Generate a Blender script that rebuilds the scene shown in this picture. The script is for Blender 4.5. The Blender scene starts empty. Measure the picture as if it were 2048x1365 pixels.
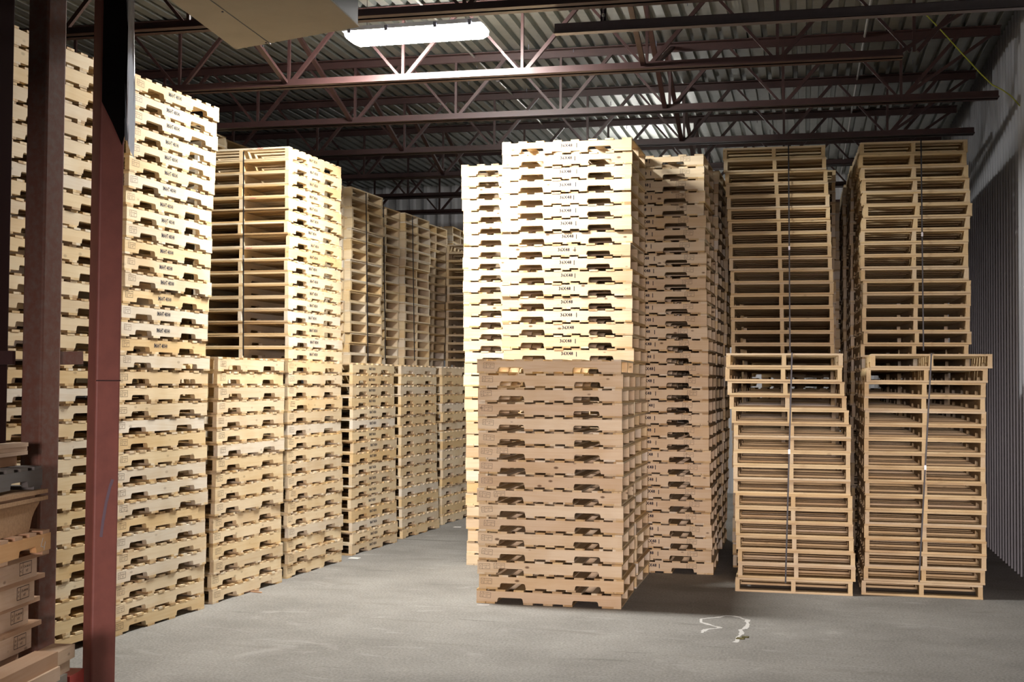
import bpy, bmesh, math, random
from mathutils import Vector, Matrix
random.seed(7)
SC = bpy.context.scene
COL = SC.collection
PI = math.pi

# ------------------------------------------------------------------ camera
CAM_H, FOCAL_PX = 1.8602, 2525.74
PITCH, YAW, ROLL = math.radians(1.8467), math.radians(13.0406), math.radians(0.4311)
fw0 = Vector((-math.sin(YAW), math.cos(YAW), 0)); rt0 = Vector((math.cos(YAW), math.sin(YAW), 0)); up0 = Vector((0, 0, 1))
FW = fw0 * math.cos(PITCH) + up0 * math.sin(PITCH)
UP = up0 * math.cos(PITCH) - fw0 * math.sin(PITCH)
RT = rt0 * math.cos(ROLL) + UP * math.sin(ROLL)
UP = UP * math.cos(ROLL) - rt0 * math.sin(ROLL)
cd = bpy.data.cameras.new('camera')
cd.sensor_width = 36; cd.sensor_fit = 'HORIZONTAL'; cd.lens = FOCAL_PX / 2048 * 36
cd.clip_start = 0.05; cd.clip_end = 200
cam = bpy.data.objects.new('camera', cd); COL.objects.link(cam)
cam.matrix_world = Matrix(((RT.x, UP.x, -FW.x, 0), (RT.y, UP.y, -FW.y, 0), (RT.z, UP.z, -FW.z, CAM_H), (0, 0, 0, 1)))
SC.camera = cam


def at(px, py, X=None, Y=None, Z=None):
    """world point seen at a pixel of the photograph on one axis plane (used for surveying)"""
    d = FW + RT * ((px - 1024) / FOCAL_PX) - UP * ((py - 682.5) / FOCAL_PX)
    t = X / d.x if X is not None else (Y / d.y if Y is not None else (Z - CAM_H) / d.z)
    return Vector((0, 0, CAM_H)) + d * t


# ------------------------------------------------------------------ materials
def newmat(name):
    m = bpy.data.materials.new(name); m.use_nodes = True
    nt = m.node_tree
    return m, nt, nt.nodes['Principled BSDF']


def N(nt, typ, **kw):
    n = nt.nodes.new(typ)
    for k, v in kw.items():
        setattr(n, k, v)
    return n


def ramp(nt, stops, interp='LINEAR'):
    n = nt.nodes.new('ShaderNodeValToRGB'); cr = n.color_ramp; cr.interpolation = interp
    while len(cr.elements) < len(stops):
        cr.elements.new(0.5)
    for e, (p, c) in zip(cr.elements, stops):
        e.position = p; e.color = (*c, 1) if len(c) == 3 else c
    return n


def mix(nt, a, b, fac, mode='MIX'):
    n = nt.nodes.new('ShaderNodeMix'); n.data_type = 'RGBA'; n.blend_type = mode
    L = nt.links
    for i, s in ((0, fac), (6, a), (7, b)):
        if hasattr(s, 'is_output'):
            L.new(s, n.inputs[i])
        elif i == 0:
            n.inputs[0].default_value = s
        else:
            n.inputs[i].default_value = (*s, 1)
    return n.outputs[2]


def math_node(nt, op, a, b=None, c=None):
    n = nt.nodes.new('ShaderNodeMath'); n.operation = op
    for i, s in enumerate((a, b, c)):
        if s is None:
            continue
        if hasattr(s, 'is_output'):
            nt.links.new(s, n.inputs[i])
        else:
            n.inputs[i].default_value = s
    return n.outputs[0]


def wood(name, tones, axis='X', board=None, grain_amount=0.35, knot=0.5, rough=0.75, attr=False):
    """sawn softwood; axis = grain direction in the part's own coordinates; board = board pitch for tone steps"""
    m, nt, bs = newmat(name); L = nt.links
    tc = N(nt, 'ShaderNodeTexCoord')
    if attr:
        at_ = N(nt, 'ShaderNodeAttribute', attribute_name='tone'); rnd = at_.outputs['Fac']
    else:
        rnd = N(nt, 'ShaderNodeObjectInfo').outputs['Random']
    off = N(nt, 'ShaderNodeVectorMath', operation='SCALE'); off.inputs[0].default_value = (37.3, 91.7, 53.1)
    L.new(rnd, off.inputs['Scale'])
    add = N(nt, 'ShaderNodeVectorMath', operation='ADD'); L.new(tc.outputs['Object'], add.inputs[0]); L.new(off.outputs[0], add.inputs[1])
    mp = N(nt, 'ShaderNodeMapping'); mp.inputs['Scale'].default_value = {'X': (1.3, 22, 22), 'Y': (22, 1.3, 22)}[axis]
    L.new(add.outputs[0], mp.inputs['Vector'])
    gr = N(nt, 'ShaderNodeTexNoise'); gr.inputs['Scale'].default_value = 1.6; gr.inputs['Detail'].default_value = 6; gr.inputs['Distortion'].default_value = 1.3
    L.new(mp.outputs[0], gr.inputs['Vector'])
    # tone per piece (and per board)
    v = rnd
    if board:
        sx = N(nt, 'ShaderNodeSeparateXYZ'); L.new(tc.outputs['Object'], sx.inputs[0])
        cell = math_node(nt, 'FLOOR', math_node(nt, 'DIVIDE', math_node(nt, 'ADD', sx.outputs[0], 10.0), board))
        wn = N(nt, 'ShaderNodeTexWhiteNoise', noise_dimensions='2D')
        cx = N(nt, 'ShaderNodeCombineXYZ'); L.new(cell, cx.inputs[0]); L.new(math_node(nt, 'MULTIPLY', rnd, 977.0), cx.inputs[1]); L.new(cx.outputs[0], wn.inputs['Vector'])
        v = wn.outputs['Value']
    n = len(tones)
    tr = ramp(nt, [(i / max(1, n - 1), t) for i, t in enumerate(tones)]); L.new(v, tr.inputs[0])
    dark = mix(nt, tr.outputs[0], (0.80, 0.66, 0.50), 1.0, 'MULTIPLY')
    gfac = ramp(nt, [(0.42, (0, 0, 0)), (0.75, (1, 1, 1))]); L.new(gr.outputs[0], gfac.inputs[0])
    c = mix(nt, tr.outputs[0], dark, math_node(nt, 'MULTIPLY', gfac.outputs[0], grain_amount))
    # broad stain
    st = N(nt, 'ShaderNodeTexNoise'); st.inputs['Scale'].default_value = 3.0; st.inputs['Detail'].default_value = 2
    L.new(add.outputs[0], st.inputs['Vector'])
    sr = ramp(nt, [(0.45, (1, 1, 1)), (0.75, (0.84, 0.76, 0.64))]); L.new(st.outputs[0], sr.inputs[0])
    c = mix(nt, c, sr.outputs[0], 0.7, 'MULTIPLY')
    if knot > 0:
        kv = N(nt, 'ShaderNodeTexVoronoi'); kv.inputs['Scale'].default_value = 5.2
        km = N(nt, 'ShaderNodeMapping'); km.inputs['Scale'].default_value = {'X': (1.0, 1.9, 1.9), 'Y': (1.9, 1.0, 1.9)}[axis]
        L.new(add.outputs[0], km.inputs['Vector']); L.new(km.outputs[0], kv.inputs['Vector'])
        kr = ramp(nt, [(0.07, (1, 1, 1)), (0.13, (0, 0, 0))]); L.new(kv.outputs['Distance'], kr.inputs[0])
        c = mix(nt, c, (0.10, 0.045, 0.02), math_node(nt, 'MULTIPLY', kr.outputs[0], knot))
    L.new(c, bs.inputs['Base Color']); bs.inputs['Roughness'].default_value = rough
    bs.inputs['Specular IOR Level'].default_value = 0.25
    bp = N(nt, 'ShaderNodeBump'); bp.inputs['Strength'].default_value = 0.15; bp.inputs['Distance'].default_value = 0.004
    L.new(gr.outputs[0], bp.inputs['Height']); L.new(bp.outputs[0], bs.inputs['Normal'])
    return m


def plain(name, col, rough=0.6, metal=0.0, noise=0.0, nscale=8.0, col2=None, bump=0.0):
    m, nt, bs = newmat(name); L = nt.links
    if noise > 0 or col2:
        tc = N(nt, 'ShaderNodeTexCoord'); tn = N(nt, 'ShaderNodeTexNoise'); tn.inputs['Scale'].default_value = nscale; tn.inputs['Detail'].default_value = 7
        tn.inputs['Roughness'].default_value = 0.65
        L.new(tc.outputs['Object'], tn.inputs['Vector'])
        rp = ramp(nt, [(0.4, (0, 0, 0)), (0.68, (1, 1, 1))]); L.new(tn.outputs[0], rp.inputs[0])
        c2 = col2 or tuple(x * 0.6 for x in col)
        L.new(mix(nt, col, c2, math_node(nt, 'MULTIPLY', rp.outputs[0], max(noise, 0.01))), bs.inputs['Base Color'])
        if bump:
            b = N(nt, 'ShaderNodeBump'); b.inputs['Strength'].default_value = bump; b.inputs['Distance'].default_value = 0.003
            L.new(tn.outputs[0], b.inputs['Height']); L.new(b.outputs[0], bs.inputs['Normal'])
    else:
        bs.inputs['Base Color'].default_value = (*col, 1)
    bs.inputs['Roughness'].default_value = rough; bs.inputs['Metallic'].default_value = metal
    return m


CREAM = [(0.64, 0.47, 0.25), (0.72, 0.60, 0.40), (0.68, 0.52, 0.29), (0.66, 0.60, 0.50), (0.70, 0.51, 0.26), (0.74, 0.63, 0.45), (0.62, 0.50, 0.33), (0.72, 0.66, 0.56)]
PINE = [(0.66, 0.53, 0.36), (0.73, 0.62, 0.45), (0.60, 0.46, 0.31), (0.71, 0.58, 0.41), (0.64, 0.49, 0.31)]
YELL = [(0.52, 0.35, 0.16), (0.68, 0.54, 0.34), (0.56, 0.43, 0.27), (0.42, 0.28, 0.14), (0.66, 0.50, 0.27), (0.72, 0.64, 0.50), (0.48, 0.35, 0.20)]
BROWN = [(0.64, 0.49, 0.28), (0.69, 0.54, 0.32), (0.58, 0.44, 0.26), (0.66, 0.54, 0.37), (0.63, 0.46, 0.25)]
M = {
    'cream_x': wood('wood_cream_stringer', CREAM, 'X', knot=0.35),
    'pine_x': wood('wood_pine_stringer', PINE, 'X', knot=0.85, grain_amount=0.40),
    'cream_y': wood('wood_deck_cream', CREAM, 'Y', board=0.137, knot=0.25),
    'brown_x': wood('wood_brown_stringer', BROWN, 'X', knot=0.4),
    'yell_y': wood('wood_deck', YELL, 'Y', board=0.137, knot=0.3),
    'brown_y': wood('wood_deck_brown', BROWN, 'Y', board=0.137, knot=0.3),
    'stuff_x': wood('wood_far_stringer', CREAM + PINE, 'X', attr=True, knot=0.2),
    'stuff_y': wood('wood_far_deck', CREAM + YELL, 'Y', attr=True, knot=0.2),
    'timber': wood('wood_timber', [(0.58, 0.42, 0.30), (0.66, 0.50, 0.37)], 'Y', knot=0.5),
    'plank': wood('wood_plank', [(0.42, 0.26, 0.16), (0.52, 0.34, 0.22)], 'Y', knot=0.4),
    'plank_grey': wood('wood_plank_grey', [(0.34, 0.30, 0.26), (0.28, 0.25, 0.22)], 'Y', knot=0.2),
    'old_grey': wood('wood_weathered', [(0.13, 0.125, 0.12), (0.17, 0.16, 0.15)], 'X', knot=0.2),
    'orange': wood('wood_orange', [(0.62, 0.36, 0.17), (0.66, 0.40, 0.19)], 'X', knot=0.7),
    'coarse': plain('wood_coarse', (0.44, 0.27, 0.14), 0.9, 0, 0.7, 60, (0.28, 0.16, 0.085), 0.5),
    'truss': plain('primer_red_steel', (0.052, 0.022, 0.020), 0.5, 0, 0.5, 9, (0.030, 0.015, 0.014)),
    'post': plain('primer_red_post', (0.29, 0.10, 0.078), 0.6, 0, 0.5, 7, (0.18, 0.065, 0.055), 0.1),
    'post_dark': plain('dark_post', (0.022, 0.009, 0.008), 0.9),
    'rust': plain('rusty_steel', (0.15, 0.063, 0.043), 0.8, 0, 0.75, 22, (0.16, 0.115, 0.095), 0.3),
    'galv': plain('galvanised_deck', (0.46, 0.48, 0.45), 0.42, 0.8, 0.5, 5, (0.33, 0.345, 0.32)),
    'galv_dark': plain('galvanised_strut', (0.16, 0.14, 0.15), 0.45, 0.5, 0.3, 12),
    'conduit': plain('conduit_steel', (0.62, 0.62, 0.60), 0.35, 0.5),
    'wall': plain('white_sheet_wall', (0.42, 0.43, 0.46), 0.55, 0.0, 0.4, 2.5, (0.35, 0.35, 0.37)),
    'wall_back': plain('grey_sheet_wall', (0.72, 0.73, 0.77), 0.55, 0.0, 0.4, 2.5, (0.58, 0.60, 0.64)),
    'plainwall': plain('dull_wall', (0.22, 0.21, 0.20), 0.8),
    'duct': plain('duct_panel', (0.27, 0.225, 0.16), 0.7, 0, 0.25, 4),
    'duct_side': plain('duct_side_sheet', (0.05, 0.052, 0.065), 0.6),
    'black': plain('black_strap', (0.013, 0.013, 0.016), 0.45),
    'buckle': plain('strap_buckle', (0.45, 0.45, 0.47), 0.4, 0.6),
    'ink': plain('stencil_ink', (0.014, 0.012, 0.026), 0.8),
    'stamp': plain('stamp_ink', (0.15, 0.10, 0.07), 0.8),
    'stamp_dark': plain('stamp_ink_dark', (0.06, 0.045, 0.04), 0.8),
    'pinkmark': plain('pink_crayon', (0.55, 0.16, 0.14), 0.8),
    'plastic': plain('grey_plastic_film', (0.30, 0.31, 0.34), 0.3, 0, 0.5, 14, (0.20, 0.21, 0.24), 0.4),
    'near_black': plain('near_black_panel', (0.007, 0.0055, 0.0055), 0.9),
    'blue': plain('blue_paint', (0.19, 0.135, 0.17), 0.8),
    'red': plain('red_paint', (0.55, 0.06, 0.05), 0.5, 0, 0.4, 6, (0.38, 0.10, 0.07)),
    'yellow': plain('yellow_cable', (0.32, 0.34, 0.03), 0.5),
    'chalk': plain('chalk_white', (0.55, 0.54, 0.52), 0.9),
    'paper': plain('paper_white', (0.75, 0.74, 0.70), 0.8),
    'clip': plain('clip_grey', (0.10, 0.10, 0.14), 0.5),
    'housing': plain('lamp_housing', (0.55, 0.56, 0.60), 0.5),
    'leafy': plain('green_brown_scrap', (0.10, 0.09, 0.03), 0.8),
}
# the film lets lamp light through
_m = M['plastic']; M['post_dark'].node_tree.nodes['Principled BSDF'].inputs['Specular IOR Level'].default_value = 0.05; M['near_black'].node_tree.nodes['Principled BSDF'].inputs['Specular IOR Level'].default_value = 0.05; _nt = _m.node_tree; _tr = _nt.nodes.new('ShaderNodeBsdfTranslucent'); _tr.inputs[0].default_value = (0.50, 0.54, 0.62, 1)
_mx = _nt.nodes.new('ShaderNodeMixShader'); _mx.inputs[0].default_value = 0.35
_nt.links.new(_nt.nodes['Principled BSDF'].outputs[0], _mx.inputs[1]); _nt.links.new(_tr.outputs[0], _mx.inputs[2]); _nt.links.new(_mx.outputs[0], _nt.nodes['Material Output'].inputs[0])
m, nt, bs = newmat('lamp_diffuser')
bs.inputs['Base Color'].default_value = (0.9, 0.9, 0.9, 1)
bs.inputs['Emission Color'].default_value = (1.0, 0.975, 0.925, 1); bs.inputs['Emission Strength'].default_value = 190.0
M['lamp'] = m


def floor_material():
    m, nt, bs = newmat('concrete_floor'); L = nt.links
    tc = N(nt, 'ShaderNodeTexCoord')

    def noise(scale, det=6, dist=0.0, sc=(1, 1, 1)):
        mp = N(nt, 'ShaderNodeMapping'); mp.inputs['Scale'].default_value = sc; L.new(tc.outputs['Object'], mp.inputs['Vector'])
        t = N(nt, 'ShaderNodeTexNoise'); t.inputs['Scale'].default_value = scale; t.inputs['Detail'].default_value = det; t.inputs['Distortion'].default_value = dist
        t.inputs['Roughness'].default_value = 0.62
        L.new(mp.outputs[0], t.inputs['Vector']); return t.outputs[0]
    base = ramp(nt, [(0.35, (0.215, 0.207, 0.192)), (0.65, (0.295, 0.286, 0.266))]); L.new(noise(1.1, 7), base.inputs[0])
    fine = ramp(nt, [(0.3, (0.62, 0.62, 0.62)), (0.7, (1.16, 1.16, 1.16))]); L.new(noise(55, 4), fine.inputs[0])
    c = mix(nt, base.outputs[0], fine.outputs[0], 1.0, 'MULTIPLY')
    # sweeping tyre smears, dusty patches
    sm = ramp(nt, [(0.60, (0, 0, 0)), (0.72, (1, 1, 1))]); L.new(noise(0.9, 3, 1.2, (0.5, 2.2, 1)), sm.inputs[0])
    c = mix(nt, c, (0.17, 0.16, 0.145), math_node(nt, 'MULTIPLY', sm.outputs[0], 0.6))
    du = ramp(nt, [(0.62, (0, 0, 0)), (0.75, (1, 1, 1))]); L.new(noise(1.6, 8, 0.6), du.inputs[0])
    c = mix(nt, c, (0.42, 0.405, 0.385), math_node(nt, 'MULTIPLY', du.outputs[0], 0.5))
    # long dark scuffs across the traffic lane, and scoured lighter streaks
    sk = ramp(nt, [(0.66, (0, 0, 0)), (0.72, (1, 1, 1))]); L.new(noise(1.0, 4, 0.4, (0.55, 5.5, 1)), sk.inputs[0])
    c = mix(nt, c, (0.085, 0.080, 0.072), math_node(nt, 'MULTIPLY', sk.outputs[0], 0.55))
    sl = ramp(nt, [(0.60, (0, 0, 0)), (0.74, (1, 1, 1))]); L.new(noise(2.3, 9, 0.9, (0.7, 2.4, 1)), sl.inputs[0])
    c = mix(nt, c, (0.46, 0.45, 0.43), math_node(nt, 'MULTIPLY', sl.outputs[0], 0.38))
    # grit: dark and light specks
    vo = N(nt, 'ShaderNodeTexVoronoi'); vo.inputs['Scale'].default_value = 13; L.new(tc.outputs['Object'], vo.inputs['Vector'])
    vr = ramp(nt, [(0.035, (1, 1, 1)), (0.05, (0, 0, 0))]); L.new(vo.outputs['Distance'], vr.inputs[0])
    sel = ramp(nt, [(0.5, (0.05, 0.045, 0.04)), (0.52, (0.55, 0.52, 0.46))], 'CONSTANT'); L.new(vo.outputs['Color'], sel.inputs[0])
    c = mix(nt, c, sel.outputs[0], math_node(nt, 'MULTIPLY', vr.outputs[0], 0.8))
    L.new(c, bs.inputs['Base Color']); bs.inputs['Roughness'].default_value = 0.8; bs.inputs['Specular IOR Level'].default_value = 0.3
    bp = N(nt, 'ShaderNodeBump'); bp.inputs['Strength'].default_value = 0.25; bp.inputs['Distance'].default_value = 0.004
    L.new(noise(40, 5), bp.inputs['Height']); L.new(bp.outputs[0], bs.inputs['Normal'])
    return m


M['floor'] = floor_material()


# ------------------------------------------------------------------ mesh helpers
class MB:
    def __init__(self):
        self.v = []; self.f = []; self.tone = None

    def box(self, x0, x1, y0, y1, z0, z1, mat=None):
        b = len(self.v)
        P = [(x0, y0, z0), (x1, y0, z0), (x1, y1, z0), (x0, y1, z0), (x0, y0, z1), (x1, y0, z1), (x1, y1, z1), (x0, y1, z1)]
        self.v += [tuple(mat @ Vector(p)) if mat else p for p in P]
        self.f += [tuple(b + i for i in q) for q in ((0, 3, 2, 1), (4, 5, 6, 7), (0, 1, 5, 4), (1, 2, 6, 5), (2, 3, 7, 6), (3, 0, 4, 7))]

    def prism(self, prof, y0, y1, mat=None, axis='Y'):
        """profile of (x, z) points (counter-clockwise seen from -y) pushed from y0 to y1"""
        n = len(prof); b = len(self.v)
        P = [(x, y0, z) for x, z in prof] + [(x, y1, z) for x, z in prof]
        if axis == 'X':
            P = [(y, x, z) for x, y, z in P]
        self.v += [tuple(mat @ Vector(p)) if mat else p for p in P]
        fs = [tuple(range(b, b + n)), tuple(range(b + 2 * n - 1, b + n - 1, -1))]
        for i in range(n):
            j = (i + 1) % n
            fs.append((b + i, b + n + i, b + n + j, b + j))
        if axis == 'X':
            fs = [tuple(reversed(q)) for q in fs]
        self.f += fs

    def bar(self, a, b, w, h=None, up=Vector((0, 0, 1)), t0=0.0, t1=0.0):
        """square bar between two points"""
        a = Vector(a); b = Vector(b); d = (b - a).normalized()
        s = d.cross(up)
        if s.length < 1e-4:
            s = d.cross(Vector((0, 1, 0)))
        s.normalize(); u = s.cross(d).normalized(); h = h or w
        a = a + d * t0; b = b - d * t1
        k = len(self.v)
        for p in (a, b):
            for i, j in ((-1, -1), (1, -1), (1, 1), (-1, 1)):
                self.v.append(tuple(p + s * (i * w / 2) + u * (j * h / 2)))
        self.f += [tuple(k + i for i in q) for q in ((3, 2, 1, 0), (4, 5, 6, 7), (0, 1, 5, 4), (1, 2, 6, 5), (2, 3, 7, 6), (3, 0, 4, 7))]

    def tube(self, pts, r, n=8):
        pts = [Vector(p) for p in pts]; k0 = len(self.v)
        for i, p in enumerate(pts):
            d = (pts[min(i + 1, len(pts) - 1)] - pts[max(i - 1, 0)]).normalized()
            s = d.cross(Vector((0.13, 0.2, 1))).normalized(); u = s.cross(d)
            for j in range(n):
                a = 2 * PI * j / n
                self.v.append(tuple(p + s * (math.cos(a) * r) + u * (math.sin(a) * r)))
        for i in range(len(pts) - 1):
            for j in range(n):
                a = k0 + i * n + j; b = k0 + i * n + (j + 1) % n
                self.f.append((a, b, b + n, a + n))
        self.f.append(tuple(k0 + j for j in reversed(range(n)))); e = k0 + (len(pts) - 1) * n
        self.f.append(tuple(e + j for j in range(n)))

    def poly(self, pts):
        b = len(self.v); self.v += [tuple(p) for p in pts]; self.f.append(tuple(range(b, b + len(pts))))

    def mesh(self, name, mat):
        me = bpy.data.meshes.new(name); me.from_pydata(self.v, [], self.f); me.validate(); me.update()
        for m_ in (mat if isinstance(mat, (list, tuple)) else [mat]):
            me.materials.append(m_)
        return me


def link(name, data, parent=None, loc=None, rotz=None):
    o = bpy.data.objects.new(name, data); COL.objects.link(o)
    if parent is not None:
        o.parent = parent
    if loc is not None:
        o.location = loc
    if rotz is not None:
        o.rotation_euler = (0, 0, rotz)
    return o


def put(name, mb, mat, parent=None, loc=None, rotz=None):
    return link(name, mb.mesh(name, mat), parent, loc, rotz)


def tag(o, label, cat, group=None, kind=None):
    if label: o['label'] = label
    if cat: o['category'] = cat
    if group: o['group'] = group
    if kind: o['kind'] = kind
    return o


def thing(name, label, cat, loc=(0, 0, 0), rotz=0, group=None):
    return tag(link(name, None, None, loc, rotz), label, cat, group)


def struct(name, mb, mat, label=None):
    o = put(name, mb, mat); o['kind'] = 'structure'
    if label: o['label'] = label
    return o


# ------------------------------------------------------------------ lettering
def text_mesh(s, size, mat, width=None, name='stencil_lettering'):
    cu = bpy.data.curves.new('lettering', 'FONT'); cu.body = s; cu.size = size; cu.align_x = 'CENTER'; cu.align_y = 'CENTER'; cu.resolution_u = 1; cu.offset = size * 0.028 if size > 0.03 else 0.0
    o = bpy.data.objects.new('lettering', cu); COL.objects.link(o)
    dg = bpy.context.evaluated_depsgraph_get(); me = bpy.data.meshes.new_from_object(o.evaluated_get(dg))
    bpy.data.objects.remove(o); bpy.data.curves.remove(cu)
    xs = [v.co.x for v in me.vertices]; w = max(xs) - min(xs)
    k = (width / w) if width else 1.0
    vs = [(v.co.x * k, 0.0, v.co.y) for v in me.vertices]
    fs = [tuple(p.vertices) for p in me.polygons]
    bpy.data.meshes.remove(me)
    return vs, fs


def stencil(parts, mat, name):
    """parts: list of (text, size, width, x, z); returns a mesh lying in the XZ plane facing -y"""
    mb = MB()
    for s, size, width, x, z in parts:
        if s == '#':                                   # plain bar: width x size
            b = len(mb.v); mb.v += [(x - width / 2, 0, z - size / 2), (x + width / 2, 0, z - size / 2), (x + width / 2, 0, z + size / 2), (x - width / 2, 0, z + size / 2)]
            mb.f.append((b, b + 1, b + 2, b + 3)); continue
        vs, fs = text_mesh(s, size, mat, width)
        b = len(mb.v); mb.v += [(a + x, 0, c + z) for a, _, c in vs]; mb.f += [tuple(b + i for i in f) for f in fs]
    return mb.mesh(name, mat)


def rect_lines(w, h, t=0.0022, div=0.28):
    return [('#', t, w, 0, h / 2), ('#', t, w, 0, -h / 2), ('#', h, t, -w / 2, 0), ('#', h, t, w / 2, 0), ('#', h, t, -w / 2 + w * div, 0)]


ST_36 = stencil([('36X48', 0.044, 0.112, 0, 0)], M['ink'], 'size_stencil')
ST_BAR = stencil([('#', 0.042, 0.007, 0.0, 0.0)], M['ink'], 'tally_mark')
ST_48 = stencil([('IMAHT 48X40', 0.044, 0.185, 0, 0)], M['ink'], 'size_stencil')
def stamp_parts(w, h):
    return rect_lines(w, h) + [('IP', 0.013, None, -w * 0.36, 0.005), ('PC', 0.013, None, -w * 0.36, -0.009), ('CA-48140', 0.013, w * 0.6, w * 0.13, 0.006), ('HT', 0.014, None, w * 0.13, -0.010)]
STAMP = stencil(stamp_parts(0.088, 0.042), M['stamp'], 'heat_stamp')
STAMP_D = stencil(stamp_parts(0.092, 0.044), M['stamp_dark'], 'heat_stamp')

# ------------------------------------------------------------------ pallets
LEN = 1.2192
HP, HR = 0.1206, 0.1254


def stringer_prof(L, h, notched=True, dy=0.0):
    x0, x1 = -L / 2, L / 2
    p = [(x0, 0)]
    if notched:
        for a in (x0 + L * 0.145, x0 + L * 0.665):
            b = a + L * 0.182; r = 0.014; d = 0.036
            p += [(a, 0), (a + 0.004, d - r), (a + 0.004 + r * 0.3, d - r * 0.3), (a + 0.004 + r, d), (b - 0.004 - r, d), (b - 0.004 - r * 0.3, d - r * 0.3), (b - 0.004, d - r), (b, 0)]
    p += [(x1, 0), (x1, h), (x0, h)]
    return p


class Kind:
    pass


def make_kind(D, hp, n_top, bottom, top_w, sx, sy, nvar=3, seed=1, lead=0.0):
    rg = random.Random(seed)
    k = Kind(); k.D = D; k.h = hp - 0.0004
    t = (k.h - 0.0880) / 2
    k.t = t; k.sh = 0.0880
    mb = MB(); mb.prism(stringer_prof(LEN, k.sh), -0.019, 0.019); k.str_mb = mb
    k.stringer = mb.mesh('stringer', M[sx])
    k.str_pos = [(0, -D / 2 + 0.0195, t), (0, 0.0, t), (0, D / 2 - 0.0195, t)]
    k.tops = []; k.bots = []; k.top_mb = []; k.bot_mb = []
    for v in range(nvar):
        mt = MB()
        for i in range(n_top):
            w = top_w * rg.uniform(0.93, 1.06)
            if lead and i in (0, n_top - 1): w = lead
            c = -LEN / 2 + top_w / 2 + (LEN - top_w) * i / (n_top - 1) + (rg.uniform(-0.007, 0.007) if 0 < i < n_top - 1 else 0)
            if i == 0: c = -LEN / 2 + w / 2
            if i == n_top - 1: c = LEN / 2 - w / 2
            e0, e1 = rg.uniform(-0.004, 0.001), rg.uniform(-0.004, 0.001)
            mt.box(c - w / 2, c + w / 2, -D / 2 - e0 - 0.003, D / 2 + e1, t + k.sh + 0.0001, k.h - rg.uniform(0, 0.0012))
        mbm = MB()
        for c0, w0 in bottom:
            w = w0 * rg.uniform(0.94, 1.05); c = -LEN / 2 + c0 * LEN + (rg.uniform(-0.008, 0.008) if 0.1 < c0 < 0.9 else 0)
            if c0 < 0.1: c = -LEN / 2 + w / 2 + (0.0 if c0 < 0.06 else w0 + 0.002)
            if c0 > 0.9: c = LEN / 2 - w / 2 - (0.0 if c0 > 0.94 else w0 + 0.002)
            mbm.box(c - w / 2, c + w / 2, -D / 2 - 0.001, D / 2, rg.uniform(0, 0.0010), t - 0.0001)
        k.top_mb.append(mt); k.bot_mb.append(mbm)
        k.tops.append(mt.mesh('top_deck', M[sy])); k.bots.append(mbm.mesh('bottom_deck', M[sy]))
    return k


BOT_T = [(0.03, 0.080), (0.09, 0.080), (0.365, 0.080), (0.50, 0.080), (0.635, 0.080), (0.91, 0.080), (0.97, 0.080)]
BOT_B = [(0.03, 0.098), (0.38, 0.09), (0.62, 0.09), (0.97, 0.098)]
KIND = {
    'T': make_kind(0.9144, HP, 8, BOT_T, 0.083, 'pine_x', 'yell_y', seed=11),
    'B': make_kind(1.016, HP, 9, BOT_B, 0.080, 'cream_x', 'yell_y', seed=12),
    'R': make_kind(1.016, HR, 7, BOT_B + [(0.5, 0.09)], 0.092, 'brown_x', 'brown_y', seed=13, lead=0.135),
    'U': make_kind(0.940, HP, 7, BOT_B + [(0.5, 0.09)], 0.092, 'cream_x', 'cream_y', seed=14, lead=0.135),
}

PAL = []          # (stack, level, order_from_top, kind, cx, cy, z, rot)
STACKS = {}


def stack(key, kind, mode, lo, hi, n0, n1, phrase, hp=None, jit=0.006, rj=0.004, dx=None, z0=None, tot=None):
    """one column of pallets; lo/hi: near corner (x, y, turn) of the lowest and the highest one"""
    hp = hp or (HR if kind == 'R' else HP)
    rg = random.Random(sum(ord(c) for c in key) * 31 + len(key))
    K = KIND[kind]
    STACKS[key] = dict(phrase=phrase, n=tot or n1, up=(tot or n1) - n1)
    for i in range(n0, n1):
        f = (i - n0) / max(1, n1 - n0 - 1)
        x, y, th = (lo[j] * (1 - f) + hi[j] * f for j in range(3))
        if dx:
            x += dx[n1 - 1 - i] if n1 - 1 - i < len(dx) else 0
            x += rg.gauss(0, 0.001); y += rg.gauss(0, jit)
        else:
            x += max(-0.014, min(0.014, rg.gauss(0, jit))); y += max(-0.014, min(0.014, rg.gauss(0, jit)))
        th += rg.gauss(0, rj)
        a = th + (PI / 2 if mode in 'LU' else 0)
        ex = Vector((math.cos(a), math.sin(a))); ey = Vector((-ex.y, ex.x))
        if mode in 'LF':
            c = Vector((x, y)) + ex * LEN / 2 + ey * K.D / 2; rot = a
        else:
            c = Vector((x, y)) + ex * K.D / 2 + ey * LEN / 2; rot = a + PI / 2
        z = (z0 if z0 is not None else n0 * hp) + (i - n0) * hp
        PAL.append((key, i, n1 - 1 - i, kind, c.x, c.y, z, rot, mode))


def lin(dev, base_first, base_last, k):
    n = len(dev)
    return [(d - (base_first + (base_last - base_first) * i / (n - 1))) * k for i, d in enumerate(dev)]


aL = -0.068
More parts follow.
